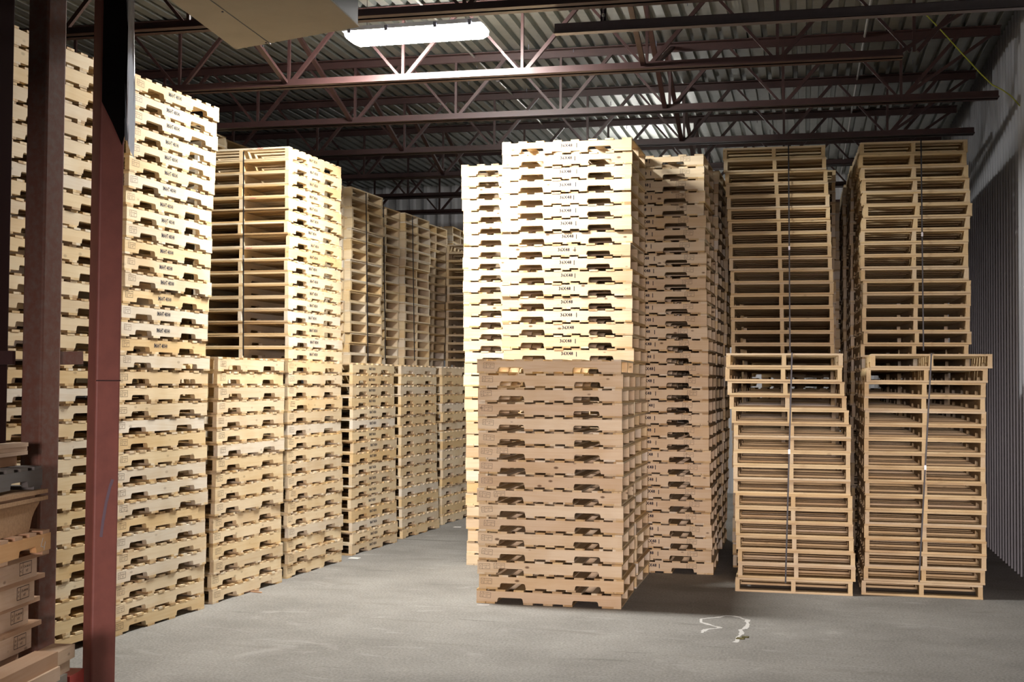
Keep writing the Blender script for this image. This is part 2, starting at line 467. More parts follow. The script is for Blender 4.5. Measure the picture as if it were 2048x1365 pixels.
# aisle row, near to far
stack('A_low', 'B', 'L', (-4.930, 6.955, -0.075), (-4.940, 6.95, -0.075), 0, 17, 'the tall stack behind the red posts', tot=34)
stack('A_up', 'B', 'L', (-4.925, 6.955, -0.065), (-4.885, 6.985, -0.062), 17, 34, 'the tall stack behind the red posts', tot=34)
stack('B_low', 'B', 'L', (-4.836, 8.282, -0.078), (-4.852, 8.276, -0.085), 0, 17, 'the tall stack beside the red post', tot=34)
stack('B_up', 'B', 'L', (-4.830, 8.284, -0.063), (-4.789, 8.319, -0.059), 17, 34, 'the tall stack beside the red post', tot=34)
stack('C_low', 'B', 'L', (-4.775, 9.686, -0.071), (-4.754, 9.701, -0.052), 0, 17, 'the low stack before the strapped aisle stack')
stack('D_low', 'B', 'L', (-4.706, 11.094, -0.066), (-4.733, 11.105, -0.062), 0, 17, 'the tall strapped stack along the aisle', tot=34)
stack('D_up', 'B', 'L', (-4.771, 11.194, -0.063), (-4.812, 11.233, -0.057), 17, 34, 'the tall strapped stack along the aisle', tot=34)
stack('E_low', 'B', 'L', (-4.678, 12.739, -0.086), (-4.697, 12.737, -0.051), 0, 17, 'the first low stack past the strapped one')
stack('F_low', 'B', 'L', (-4.606, 14.232, -0.078), (-4.635, 14.221, -0.057), 0, 17, 'the second low stack past the strapped one')
stack('G_low', 'B', 'L', (-4.565, 15.772, -0.068), (-4.585, 15.791, -0.068), 0, 17, 'the last low aisle stack')
# upper rows with their open ends to the aisle
stack('U_a', 'U', 'U', (-5.20, 12.70, aL), (-5.22, 12.72, aL), 17, 34, 'the open-ended upper stack nearest the strapped aisle stack')
stack('U_b', 'U', 'U', (-5.085, 13.70, aL), (-5.09, 13.71, aL), 17, 34, 'the bright open-ended stack down the aisle')
stack('U_c', 'U', 'U', (-5.29, 14.98, aL), (-5.29, 14.98, aL), 17, 34, 'the open-ended upper stack set back between its neighbours')
stack('U_d', 'U', 'U', (-5.17, 15.98, aL), (-5.17, 15.98, aL), 17, 34, 'the open-ended upper stack over the second low aisle stack')
stack('U_e', 'U', 'U', (-5.23, 16.97, aL), (-5.21, 16.98, aL), 17, 34, 'the half shaded open-ended upper stack')
stack('U_f', 'U', 'U', (-5.22, 18.46, 0), (-5.22, 18.46, 0), 18, 35, 'the open-ended upper stack farthest down the aisle')
stack('H_low', 'B', 'F', (-5.09, 17.72, 0), (-5.09, 17.72, 0), 0, 17, 'far')
stack('H_up', 'U', 'R', (-5.10, 17.74, 0), (-5.10, 17.74, 0), 17, 32, 'the dark brown upper stack at the end of the aisle')
stack('V_a', 'R', 'U', (-6.52, 11.70, aL), (-6.52, 12.25, aL), 0, 37, 'far')
stack('V_b', 'R', 'U', (-6.50, 13.38, aL), (-6.50, 13.38, aL), 0, 37, 'far')
# middle block
stack('P_base', 'T', 'F', (-2.684, 10.330, 0.013), (-2.684, 10.330, 0.013), 0, 1, 'the short shaded front stack', tot=17)
stack('P', 'T', 'F', (-2.668, 10.345, 0.022), (-2.679, 10.310, 0.018), 1, 17, 'the short shaded front stack', tot=17)
stack('T1_low', 'T', 'F', (-2.690, 11.425, 0.0), (-2.735, 11.417, -0.008), 0, 17, 'the tall bright stack at the centre', tot=34)
stack('T1_up', 'T', 'F', (-2.738, 11.420, -0.009), (-2.762, 11.431, -0.014), 17, 34, 'the tall bright stack at the centre', tot=34)
stack('T2', 'T', 'F', (-3.330, 12.44, 0.0), (-3.450, 12.53, 0.0), 0, 34, 'the tall bright stack jutting into the aisle')
stack('T3', 'T', 'F', (-2.088, 12.42, 0.010), (-2.176, 12.40, -0.034), 0, 34, 'the tall shaded stack behind the bright one')
stack('T4', 'T', 'F', (-2.13, 13.42, 0.0), (-2.10, 13.42, -0.02), 0, 34, 'far')
stack('T5', 'T', 'F', (-2.12, 14.40, 0.0), (-2.04, 14.40, -0.01), 0, 34, 'far')
# strapped open-ended stacks by the wall
dx1 = lin([128, 123, 133, 145, 155, 167, 167, 163, 165, 165, 173, 175, 177, 180, 188, 188, 175], 128, 175, 0.00174)
stack('R1_low', 'R', 'R', (-0.603, 11.533, 0.010), (-0.683, 11.486, 0.010), 0, 17, 'the short strapped stack nearer the middle', dx=dx1, rj=0.003)
dx2 = lin([135, 140, 147, 153, 160, 162, 167, 170, 172, 175, 182, 187, 182, 186, 189, 190, 191], 135, 191, 0.00178)
stack('R1_up', 'R', 'R', (-0.725, 13.02, 0.0), (-0.811, 13.0, -0.001), 17, 34, 'the tall strapped stack nearer the middle', dx=dx2, rj=0.003)
dx3 = lin([1450, 1427, 1418, 1415, 1420, 1420, 1418, 1418, 1418, 1423, 1425, 1422, 1420, 1425, 1423, 1418, 1408], 1418, 1418, 0.00170)
stack('R2_low', 'R', 'R', (0.510, 11.655, 0.0), (0.520, 11.62, 0.0), 0, 17, 'the short strapped stack by the wall', dx=dx3, rj=0.003)
dx4 = lin([1520, 1515, 1525, 1533, 1536, 1545, 1535, 1529, 1528, 1530, 1533, 1544, 1545, 1541, 1541, 1550, 1536], 1520, 1545, 0.0018)
stack('R2_up', 'R', 'R', (0.560, 12.975, 0.024), (0.539, 12.934, 0.022), 17, 34, 'the tall strapped stack by the wall', dx=dx4, rj=0.003)
stack('R1_base', 'R', 'R', (-0.70, 13.02, 0.0), (-0.72, 13.02, 0.0), 0, 17, 'far')
stack('R2_base', 'R', 'R', (0.57, 12.97, 0.02), (0.56, 12.97, 0.02), 0, 17, 'far')
stack('R1_far', 'R', 'R', (-0.676, 14.56, 0.0), (-0.676, 14.56, 0.0), 0, 34, 'far')
stack('R2_far', 'R', 'R', (0.50, 14.30, 0.0), (0.488, 14.30, 0.0), 0, 34, 'far')
stack('R1_end', 'B', 'F', (-0.80, 15.95, 0.0), (-0.80, 15.95, 0.0), 0, 34, 'far')
stack('R1_last', 'B', 'F', (-0.55, 17.05, 0.0), (-0.55, 17.05, 0.0), 0, 34, 'far')
stack('R2_last', 'B', 'F', (0.72, 17.05, 0.0), (0.46, 17.05, 0.0), 0, 34, 'far')
stack('R2_end', 'R', 'R', (0.47, 15.65, 0.0), (0.45, 15.65, 0.0), 0, 34, 'far')

ORD = ('top first second third fourth fifth sixth seventh eighth ninth tenth eleventh twelfth thirteenth fourteenth fifteenth sixteenth seventeenth eighteenth nineteenth '
       'twentieth').split()


def ordinal(n):                      # n = 1 is the topmost
    if n <= 20: return ORD[n]
    if n == 30: return 'thirtieth'
    return ('twenty-' if n < 30 else 'thirty-') + ORD[n % 10]


# which pallets show largest in the photograph (the rest are one mass)
FAR_ALL = {'A_none', 'T1_low', 'G_low', 'U_a', 'U_c', 'U_d', 'U_e', 'U_f', 'H_up', 'H_low', 'V_a', 'V_b', 'T4', 'T5', 'R1_base', 'R2_base', 'R1_far', 'R2_far', 'R2_end', 'R1_end', 'R2_last', 'R1_last'}
SHOW = {'T2': range(18, 34)}


def is_individual(key, i):
    if key in FAR_ALL: return False
    if key in SHOW: return i in SHOW[key]
    return True


def copy_part(o, parent):
    c = o.copy(); COL.objects.link(c); c.parent = parent; return c


PROTO = {}


def proto(kind, mark):
    """one pallet of a kind with its parts; later ones are copies"""
    K = KIND[kind]
    r = link('pallet', None)
    r.empty_display_size = 0.1
    parts = []
    for j, p in enumerate(K.str_pos):
        s = link('stringer', K.stringer, r, p)
        parts.append(s)
    parts.append(link('top_deck', K.tops[0], r)); parts.append(link('bottom_deck', K.bots[0], r))
    return r, parts


COLOR_WORD = {'B': 'pale notched', 'T': 'pine notched', 'R': 'brown open-ended', 'U': 'pale open-ended'}
rgm = random.Random(5)
mass = {'stuff_x': MB(), 'stuff_y': MB()}
mass_tone = {'stuff_x': [], 'stuff_y': []}
for key, i, order, kind, cx, cy, z, rot, mode in PAL:
    K = KIND[kind]
    if not is_individual(key, i):
        mat = Matrix.Translation((cx, cy, z)) @ Matrix.Rotation(rot, 4, 'Z')
        def add(which, src, off):
            t_ = mass[which]; b = len(t_.v)
            t_.v += [tuple(mat @ (Vector(p) + Vector(off))) for p in src.v]; t_.f += [tuple(b + q for q in f) for f in src.f]
            mass_tone[which] += [rgm.random()] * len(src.v)
        for p in K.str_pos: add('stuff_x', K.str_mb, p)
        v = rgm.randrange(3); add('stuff_y', K.top_mb[v], (0, 0, 0)); add('stuff_y', K.bot_mb[v], (0, 0, 0))
        continue
    if kind not in PROTO:
        r, parts = proto(kind, None); PROTO[kind] = (r, parts)
    else:
        r0, p0 = PROTO[kind]; r = r0.copy(); COL.objects.link(r); parts = [copy_part(o, r) for o in p0]
    r.location = (cx, cy, z); r.rotation_euler = (0, 0, rot)
    v = rgm.randrange(3)
    parts[3].data = K.tops[v]; parts[4].data = K.bots[rgm.randrange(3)]
    S_ = STACKS[key]
    n_t = order + 1 + S_['up']; n_b = S_['n'] - n_t + 1
    phrase = S_['phrase']
    if n_t == 1: lab = '%s pallet, topmost of %s' % (COLOR_WORD[kind], phrase)
    elif n_b == 1: lab = '%s pallet, bottommost of %s' % (COLOR_WORD[kind], phrase)
    else: lab = '%s pallet, %s from the top of %s' % (COLOR_WORD[kind], ordinal(n_t), phrase)
    tag(r, lab, 'pallet', 'pallets of ' + phrase)
    if key == 'D_up' and order in (0, 4, 8):          # pink crayon scribble on the deck edge at the open end
        mbk = MB(); yy = {0: -0.21, 4: -0.13, 8: -0.09}[order]; zz_ = K.t + K.sh + 0.008; xx = -LEN / 2 - 0.0012
        zig = [(yy + 0.035, zz_ - 0.004), (yy + 0.022, zz_ + 0.006), (yy + 0.012, zz_ - 0.005), (yy, zz_ + 0.006), (yy - 0.012, zz_ - 0.004), (yy - 0.03, zz_ + 0.004)]
        for (ya, za), (yb, zb_) in zip(zig[:-1], zig[1:]): mbk.bar((xx, ya, za), (xx, yb, zb_), 0.005, 0.001, up=Vector((1, 0, 0)))
        put('crayon_mark', mbk, M['pinkmark'], parts[3])
    # ink on the notched face: children of the face stringer
    st = parts[0]
    if mode in 'LF':
        y = -0.0197
        if key in ('T1_up', 'T1_low') or (key == 'T3'):
            if key != 'T1_low':
                if rgm.random() < 0.9: link('tally_mark', ST_BAR, st, (0.088 + rgm.uniform(-0.012, 0.012), y, 0.050))
                e = link('size_stencil', ST_36, st, (0.0 + rgm.uniform(-0.012, 0.012), y, 0.052 + rgm.uniform(-0.004, 0.004)))
        elif key in ('B_up', 'D_up', 'E_low'):
            link('size_stencil', ST_48, st, (-0.055 + rgm.uniform(-0.010, 0.010), y, 0.046 + rgm.uniform(-0.004, 0.004)))
        if key == 'T3':
            o = link('heat_stamp', STAMP_D, st, (0.40 + rgm.uniform(-0.03, 0.05), y, 0.058)); o.rotation_euler = (0, rgm.uniform(-0.1, 0.1), 0)
        elif key in ('P', 'P_base'):
            o = link('heat_stamp', STAMP_D, st, (-0.53 + rgm.uniform(-0.02, 0.03), y, 0.052 + rgm.uniform(-0.006, 0.004))); o.rotation_euler = (0, rgm.uniform(-0.12, 0.12), 0)
            if rgm.random() < 0.35:
                o = link('heat_stamp', STAMP_D, st, (-0.41 + rgm.uniform(-0.02, 0.02), y, 0.058)); o.rotation_euler = (0, rgm.uniform(-0.12, 0.05), 0)
        elif key[0] in 'BC' or key in ('D_low',):
            o = link('heat_stamp', STAMP if rgm.random() < 0.4 else STAMP_D, st, (-0.535 + rgm.uniform(-0.015, 0.02), y, 0.050 + rgm.uniform(-0.005, 0.005))); o.rotation_euler = (0, rgm.uniform(-0.05, 0.05), 0)
for which, nm in (('stuff_x', 'stringer_mass'), ('stuff_y', 'deck_mass')):
    pass
if mass['stuff_x'].v:
    # the remaining pallets as ONE object
    mb = MB(); b = len(mass['stuff_x'].v)
    mb.v = mass['stuff_x'].v + mass['stuff_y'].v
    mb.f = mass['stuff_x'].f + [tuple(b + q for q in f) for f in mass['stuff_y'].f]
    me = mb.mesh('far_pallets', [M['stuff_x'], M['stuff_y']])
    nx = len(mass['stuff_x'].f)
    for i_, p in enumerate(me.polygons):
        p.material_index = 0 if i_ < nx else 1
    a_ = me.attributes.new('tone', 'FLOAT', 'POINT')
    a_.data.foreach_set('value', mass_tone['stuff_x'] + mass_tone['stuff_y'])
    o = link('far_pallets', me)
    tag(o, 'remaining wooden pallets in the stacks behind and above the front ones', 'pallets', None, 'stuff')


# ------------------------------------------------------------------ straps on the open-ended stacks
def strap(label, pts, group, w=0.013, buckle=None):
    """pts: points down the front of the stack"""
    mb = MB()
    for a, b in zip(pts[:-1], pts[1:]):
        mb.bar(a, b, w, 0.003, up=Vector((0, 1, 0)) if abs(a[2] - b[2]) > abs(a[1] - b[1]) else Vector((0, 0, 1)))
    r = tag(put('strap', mb, M['black']), label, 'strap', group)
    if buckle:
        k = MB(); x, y, z = buckle; k.box(x - 0.009, x + 0.009, y - 0.006, y, z - 0.02, z + 0.02); put('buckle', k, M['buckle'], r)
    return r


def front(px, py, y): return tuple(at(px, py, Y=y))
zR = 34 * HR + 0.003
G_ST = 'plastic straps on the open-ended stacks'
def r_strap(label, tx, bx, ytop, ybot, yf_top, yf_bot, bk, over):
    a = at(tx, ytop, Y=yf_top - 0.012); b = at(bx, ybot, Y=yf_bot - 0.012)
    a.z = min(a.z, over + 0.003) if over else a.z
    p = [(a.x + 0.01, a.y + 1.24, over + 0.003), (a.x, a.y, over + 0.003), tuple(b)]
    f = bk
    bp = (a.x + (b.x - a.x) * f, min(a.y, b.y) - 0.004 + (b.y - a.y) * 0, (over + 0.003) + (b.z - over) * f)
    strap(label, p, G_ST, buckle=(bp[0], a.y + (b.y - a.y) * f, bp[2]))
r_strap('black strap down the tall stack nearer the middle block', 1577, 1580, 288, 704, 12.985, 12.985, 0.5, 34 * HR)
r_strap('black strap down the short stack nearer the middle block', 1584, 1571, 706, 1167, 11.47, 11.515, 0.43, 17 * HR)
r_strap('black strap down the tall stack by the white wall', 1842, 1847, 282, 702, 12.92, 12.95, 0.45, 34 * HR)
r_strap('black strap down the short stack by the white wall', 1863, 1838, 712, 1165, 11.59, 11.63, 0.5, 17 * HR)
# strap on the open side of the strapped aisle stack
a = at(487, 303, Y=11.19); b = at(486.5, 712, Y=11.16)
strap('black strap down the open end of the tall aisle stack', [tuple(a), tuple(b)], G_ST, buckle=tuple(a.lerp(b, 0.52)))
for lab, px, y0, y1, x in (('thin black strap on the upper stack over the first low aisle stack', 732, 386, 722, -5.038),
                           ('thin black strap on the upper stack over the second low aisle stack', 825, 433, 722, -5.122),
                           ('thin black strap on the set-back open-ended upper stack', 767, 411, 720, -5.243)):
    strap(lab, [tuple(at(px, y0, X=x)), tuple(at(px + 4, y1, X=x))], G_ST, 0.012)

# ------------------------------------------------------------------ the setting
mb = MB(); mb.box(-14, 2.6, -5, 23, -0.2, 0)
struct('floor', mb, M['floor'])


def corrugated(p, flat, slope, crest, depth, x0, x1):
    """trapezoid sheet profile as (x, d) from x0 to x1"""
    pts = []; x = x0
    while x < x1:
        pts += [(x, 0), (x + flat, 0), (x + flat + slope, depth), (x + flat + slope + crest, depth)]
        x += p
    return [q for q in pts if q[0] <= x1]


DECK_Z = 5.362
mb = MB(); pr = corrugated(0.1455, 0.084, 0.008, 0.0455, 0.055, -13.6, 1.90)
for s0, s1 in ((1.0, 22.0),):
    b = len(mb.v)
    for x, d in pr: mb.v += [(x, s0, DECK_Z + d), (x, s1, DECK_Z + d)]
    for i in range(len(pr) - 1): mb.f.append((b + 2 * i, b + 2 * i + 1, b + 2 * i + 3, b + 2 * i + 2))
mb.box(-13.6, 2.3, -5.0, 22.2, 5.62, 5.75)
ceil = struct('ceiling', mb, M['galv'])
scm = MB(); scm.box(-0.003, 0.003, -0.003, 0.003, -0.05, 0.0); scm = scm.mesh('screw', M['clip'])
rs = random.Random(3); screw0 = None
for k in range(72):
    xi = -13.6 + 0.1455 * rs.randrange(50, 104) + 0.044
    p = (xi, rs.uniform(8.6, 19.5), DECK_Z)
    if screw0 is None: screw0 = link('screw', scm, ceil, p)
    else:
        c = screw0.copy(); COL.objects.link(c); c.location = p
WALL_X = 2.05
mb = MB(); pr = corrugated(0.19, 0.105, 0.022, 0.041, 0.032, 2.0, 22.2)
b = 0
for y, d in pr: mb.v += [(WALL_X + 0.032 - d, y, 0), (WALL_X + 0.032 - d, y, 5.7)]
for i in range(len(pr) - 1): mb.f.append((2 * i, 2 * i + 2, 2 * i + 3, 2 * i + 1))
mb.box(WALL_X + 0.05, WALL_X + 0.2, -5, 22.2, 0, 5.7)
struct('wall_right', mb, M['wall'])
mb = MB(); pr = corrugated(0.26, 0.13, 0.035, 0.06, 0.05, -13.6, 2.1)
for x, d in pr: mb.v += [(x, 21.75 - d, 0), (x, 21.75 - d, 5.7)]
for i in range(len(pr) - 1): mb.f.append((2 * i, 2 * i + 1, 2 * i + 3, 2 * i + 2))
mb.box(-13.6, 2.3, 21.85, 22.0, 0, 5.7)
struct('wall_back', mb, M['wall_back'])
mb = MB(); mb.box(-13.6, -13.4, -5, 22, 0, 5.7); struct('wall_left', mb, M['plainwall'])
mb = MB(); mb.box(-13.6, -1.2, -5.0, -4.8, 0, 5.7); mb.box(-1.2, 2.0, -5.0, -4.8, 2.75, 5.7); mb.box(2.0, 2.3, -5.0, -4.8, 0, 5.7); struct('wall_front', mb, M['plainwall'])


# ------------------------------------------------------------------ roof trusses
def chord(mb, x0, x1, y, zb, flip=False, leg=0.075, gap=0.022, t=0.008):
    """double angle; flanges at the bottom unless flipped"""
    for s in (-1, 1):
        ya = y + s * gap / 2; yb = y + s * (gap / 2 + leg)
        if flip:
            mb.box(x0, x1, min(ya, yb), max(ya, yb), zb + leg - t, zb + leg); 
        else:
            mb.box(x0, x1, min(ya, yb), max(ya, yb), zb, zb + t)
        mb.box(x0, x1, min(ya, ya + s * t), max(ya, ya + s * t), zb, zb + leg)


TY = [9.17, 11.19, 12.96, 14.77, 16.58, 18.39, 20.2]
TX_END = [0.82, 0.82, 1.84, 1.84, 1.84, 1.84, 1.84]
TL = ['red steel roof truss passing just above the lamp', 'red steel roof truss brightly lit behind the lamp', 'red steel roof truss over the tall bright stack',
      'red steel roof truss over the strapped wall stacks', 'fourth red truss counted back from the lamp', 'second red truss from the grey back wall', 'red truss nearest the grey back wall']
ZB, ZT = 4.655, 5.275
node = [-9.37 + 1.1425 * k for k in range(10)]
webm = {}
for k, y in enumerate(TY):
    t = thing('roof_truss', TL[k], 'truss', (0, y, 0), 0, 'red steel roof trusses')
    xe = TX_END[k]
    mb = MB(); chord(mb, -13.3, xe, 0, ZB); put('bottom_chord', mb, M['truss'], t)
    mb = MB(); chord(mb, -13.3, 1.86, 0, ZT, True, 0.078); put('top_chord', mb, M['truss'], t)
    sh = {0: 0.0, 1: 0.0, 2: 0.02, 3: 0.0, 4: -0.03, 5: 0.03, 6: 0.0}[k]
    for n_ in node:
        n_ += sh
        for dx_, w in ((0, 0.026), (-0.571, 0.024), (0.571, 0.034)):
            if n_ + dx_ > 1.8 or n_ + dx_ < -10: continue
            ident = (dx_,)
            if ident not in webm:
                wb = MB(); s_ = 0.03 if dx_ > 0 else (-0.03 if dx_ < 0 else 0)
                wb.bar((s_, 0, ZB + 0.05), (dx_ - s_, 0, ZT + 0.02), w)
                webm[ident] = wb.mesh('web_bar', M['truss'])
            link('web_bar', webm[ident], t, (n_, 0, 0))
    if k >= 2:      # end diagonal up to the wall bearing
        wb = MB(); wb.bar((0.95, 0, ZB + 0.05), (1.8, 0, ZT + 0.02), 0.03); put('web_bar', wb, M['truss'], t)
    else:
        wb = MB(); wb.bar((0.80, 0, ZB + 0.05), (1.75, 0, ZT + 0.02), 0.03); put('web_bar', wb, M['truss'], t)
# bridging between the trusses
BRG = 'slanting bridging bars between trusses'
BL = {(-1.42, 0): 'bridging bar meeting the bright lit truss behind the lamp'}
for xi, xb in enumerate((-4.84, -1.42)):
    where = ('over the aisle stacks', 'over the middle block')[xi]
    for k in range(6):
        tier = ('nearest the lamp', 'second back from the lamp', 'third back from the lamp', 'fourth back from the lamp', 'fifth back from the lamp', 'nearest the back wall')[k]
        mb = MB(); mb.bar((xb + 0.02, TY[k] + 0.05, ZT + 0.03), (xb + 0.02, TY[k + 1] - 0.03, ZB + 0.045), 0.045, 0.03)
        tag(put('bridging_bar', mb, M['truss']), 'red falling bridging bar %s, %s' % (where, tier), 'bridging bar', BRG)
        if xi == 1:
            mb = MB(); mb.bar((xb + 0.10, TY[k] + 0.05, ZB + 0.045), (xb + 0.10, TY[k + 1] - 0.05, ZT + 0.03), 0.045, 0.03)
            tag(put('bridging_bar', mb, M['truss']), 'red rising bridging bar %s, %s' % (where, tier), 'bridging bar', BRG)

# conduits under the deck
mb = MB(); mb.tube([(-3.435, 10.0, 5.325), (-3.435, 21.6, 5.325)], 0.011)
cd_ = tag(put('conduit', mb, M['conduit']), 'bright thin conduit under the roof deck behind the lamp', 'conduit', 'conduits under the roof')
mb = MB()
for y in (12.2, 14.0, 15.9): mb.box(-3.455, -3.415, y, y + 0.03, 5.31, 5.362)
put('conduit_clip', mb, M['galv_dark'], cd_)
mb = MB(); mb.tube([(0.585, 8.0, 5.325), (0.585, 21.6, 5.325)], 0.012)
tag(put('conduit', mb, M['conduit']), 'thin conduit under the dark deck near the white wall', 'conduit', 'conduits under the roof')

# hung strut channel
t = thing('strut_channel', 'dark galvanised strut channel hung below the trusses', 'strut')
mb = MB(); y = 9.4
mb.box(-1.858, WALL_X + 0.0, y - 0.02, y - 0.016, 4.52, 4.595); mb.box(-1.858, WALL_X, y - 0.02, y + 0.03, 4.592, 4.596); mb.box(-1.858, WALL_X, y - 0.045, y + 0.03, 4.515, 4.520)
mb.box(-1.858, WALL_X, y - 0.045, y - 0.042, 4.515, 4.528)
put('channel', mb, M['galv_dark'], t)
mb = MB()
for i in range(14): mb.box(-1.505, -1.465, y - 0.012, y - 0.008, 4.60 + i * 0.055, 4.60 + i * 0.055 + 0.032)
mb.box(-1.505, -1.493, y - 0.012, y - 0.008, 4.55, 5.36); mb.box(-1.477, -1.465, y - 0.012, y - 0.008, 4.55, 5.36); mb.box(-1.469, -1.465, y - 0.012, y + 0.03, 4.55, 5.36)
put('hanger', mb, M['galv_dark'], t)
# yellow cable
yc = 12.15
pts = [at(p[0], p[1], Y=yc) for p in ((1770, -60), (1823, 0), (1845, 22), (1880, 58), (1925, 108), (1962, 148), (1985, 170), (2005, 180), (2022, 192), (2040, 212))]
mb = MB(); mb.tube(pts, 0.006, 6)
tag(put('cable', mb, M['yellow']), 'yellow green cable slanting from the roof to the white wall', 'cable')

# ------------------------------------------------------------------ lamp
LC = Vector((-3.30, 10.46, 4.80))
a = at(683, 63, Y=10.30); b = at(962, 44, Y=10.30)
LL = (b - a).length; ang = math.atan2(b.z - a.z, b.x - a.x)
lamp = thing('strip_lamp', 'long glowing white strip lamp hung below the trusses', 'lamp', (a + b) / 2 + Vector((0, 0.16, 0)))
lamp.rotation_euler = (0, -ang, 0)
h = LL / 2
# diffuser: rounded trough, tapered ends
mb = MB()
secs = [(-h, 0.0, 0.55), (-h + 0.02, 0.6, 0.9), (-h + 0.08, 1.0, 1.0), (h - 0.05, 1.0, 1.0), (h - 0.01, 0.7, 0.93), (h, 0.1, 0.6)]
prof = [(-0.157, 0.0), (-0.16, -0.02), (-0.142, -0.055), (-0.10, -0.072), (0.10, -0.072), (0.142, -0.055), (0.16, -0.02), (0.157, 0.0)]
for x, kz, ky in secs:
    for y_, z_ in prof: mb.v.append((x, y_ * ky, z_ * (max(kz, 0.05) if z_ < 0 else 1)))
n = len(prof)
for i in range(len(secs) - 1):
    for j in range(n - 1): mb.f.append((i * n + j, (i + 1) * n + j, (i + 1) * n + j + 1, i * n + j + 1))
mb.f.append(tuple(range(n))); mb.f.append(tuple(reversed(range((len(secs) - 1) * n, len(secs) * n))))
put('diffuser', mb, M['lamp'], lamp)
mb = MB(); mb.box(-h + 0.004, h - 0.004, -0.16, 0.16, 0.001, 0.012); mb.box(-h + 0.05, h - 0.05, -0.09, 0.09, 0.012, 0.06); put('housing', mb, M['housing'], lamp)
for i, x in enumerate((-h + 0.07, -0.22, 0.22, h - 0.10)):
    mb = MB(); mb.box(x - 0.015, x + 0.015, -0.168, -0.157, -0.018, 0.03); put('latch', mb, M['clip'], lamp)
for x in (-0.45, 0.45):
    mb = MB(); mb.bar((x, 0, 0.05), (x, 0, 0.52), 0.004); put('hanger_wire', mb, M['galv_dark'], lamp)

# the next lamp of the row, down the aisle behind the tall stacks
lamp2 = lamp.copy(); COL.objects.link(lamp2); lamp2.location = (-2.30, 18.8, 4.82); lamp2.rotation_euler = (0, 0, 0)
lamp2['label'] = 'strip lamp hidden behind the tall middle stacks, near the grey back wall'
for ch in list(lamp.children):
    c = ch.copy(); COL.objects.link(c); c.parent = lamp2
    if ch.name.startswith('diffuser'):
        c.data = ch.data.copy(); mt_ = M['lamp'].copy(); c.data.materials[0] = mt_
        mt_.node_tree.nodes['Principled BSDF'].inputs['Emission Strength'].default_value = 46.0

# ------------------------------------------------------------------ duct box
zb = 4.2
c1 = at(471.5, 99, Z=zb); c2 = at(719, 54, Z=zb); c3 = at(340, 0, Z=zb); c4 = at(660, 0, Z=zb)
dl = (c3 - c1).normalized(); dr = (c4 - c2).normalized()
p1, p2, p3, p4 = c1, c2, c2 + dr * 3.2, c1 + dl * 3.4
duct = thing('hanging_duct', 'beige panelled duct box hung beside the lamp', 'duct', (0, 0, 0))
def quad_prism(P, z0, z1):
    mb = MB(); b = len(mb.v); mb.v = [(p.x, p.y, z0) for p in P] + [(p.x, p.y, z1) for p in P]
    mb.f = [(3, 2, 1, 0), (4, 5, 6, 7)] + [(i, (i + 1) % 4, 4 + (i + 1) % 4, 4 + i) for i in range(4)]; return mb
P = [p4, p3, p2, p1]
put('bottom_panel', quad_prism(P, zb, zb + 0.012), M['duct'], duct)
cen = (p1 + p2 + p3 + p4) / 4
ins = [p + (cen - p) * 0.012 for p in P]
up_ = [Vector((p.x, p.y, 0)) for p in ins]
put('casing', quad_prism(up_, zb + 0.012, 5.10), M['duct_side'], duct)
for p in (p1.lerp(p4, 0.2) + Vector((0.15, 0, 0)), p2.lerp(p3, 0.2) - Vector((0.15, 0, 0))):
    mb = MB(); mb.bar((p.x, p.y, 5.10), (p.x, p.y, 5.36), 0.012); put('hanger_rod', mb, M['galv_dark'], duct)
lft = Vector((-0.13, 0.0, 0))
put('flange', quad_prism([p4 + lft, p4 + Vector((0.2, 0, 0)), p1 + Vector((0.2, 0, 0)), p1 + lft + Vector((0, 0.05, 0))], zb + 0.10, zb + 0.135), M['duct_side'], duct)
s1 = at(541.5, 88, Z=zb); s2 = at(421, 0, Z=zb); sd = (s2 - s1).normalized()
mb = MB(); mb.bar(s1 + Vector((0, 0, -0.001)), s1 + sd * 3.2 + Vector((0, 0, -0.001)), 0.006, 0.004); put('seam', mb, M['duct_side'], duct)
for p in (at(445, 23, Z=zb), at(532, 85, Z=zb), at(526, 92, Z=zb)):
    mb = MB(); mb.tube([p + Vector((0, 0, -0.006)), p + Vector((0, 0, 0.002))], 0.007); put('screw', mb, M['clip'], duct)

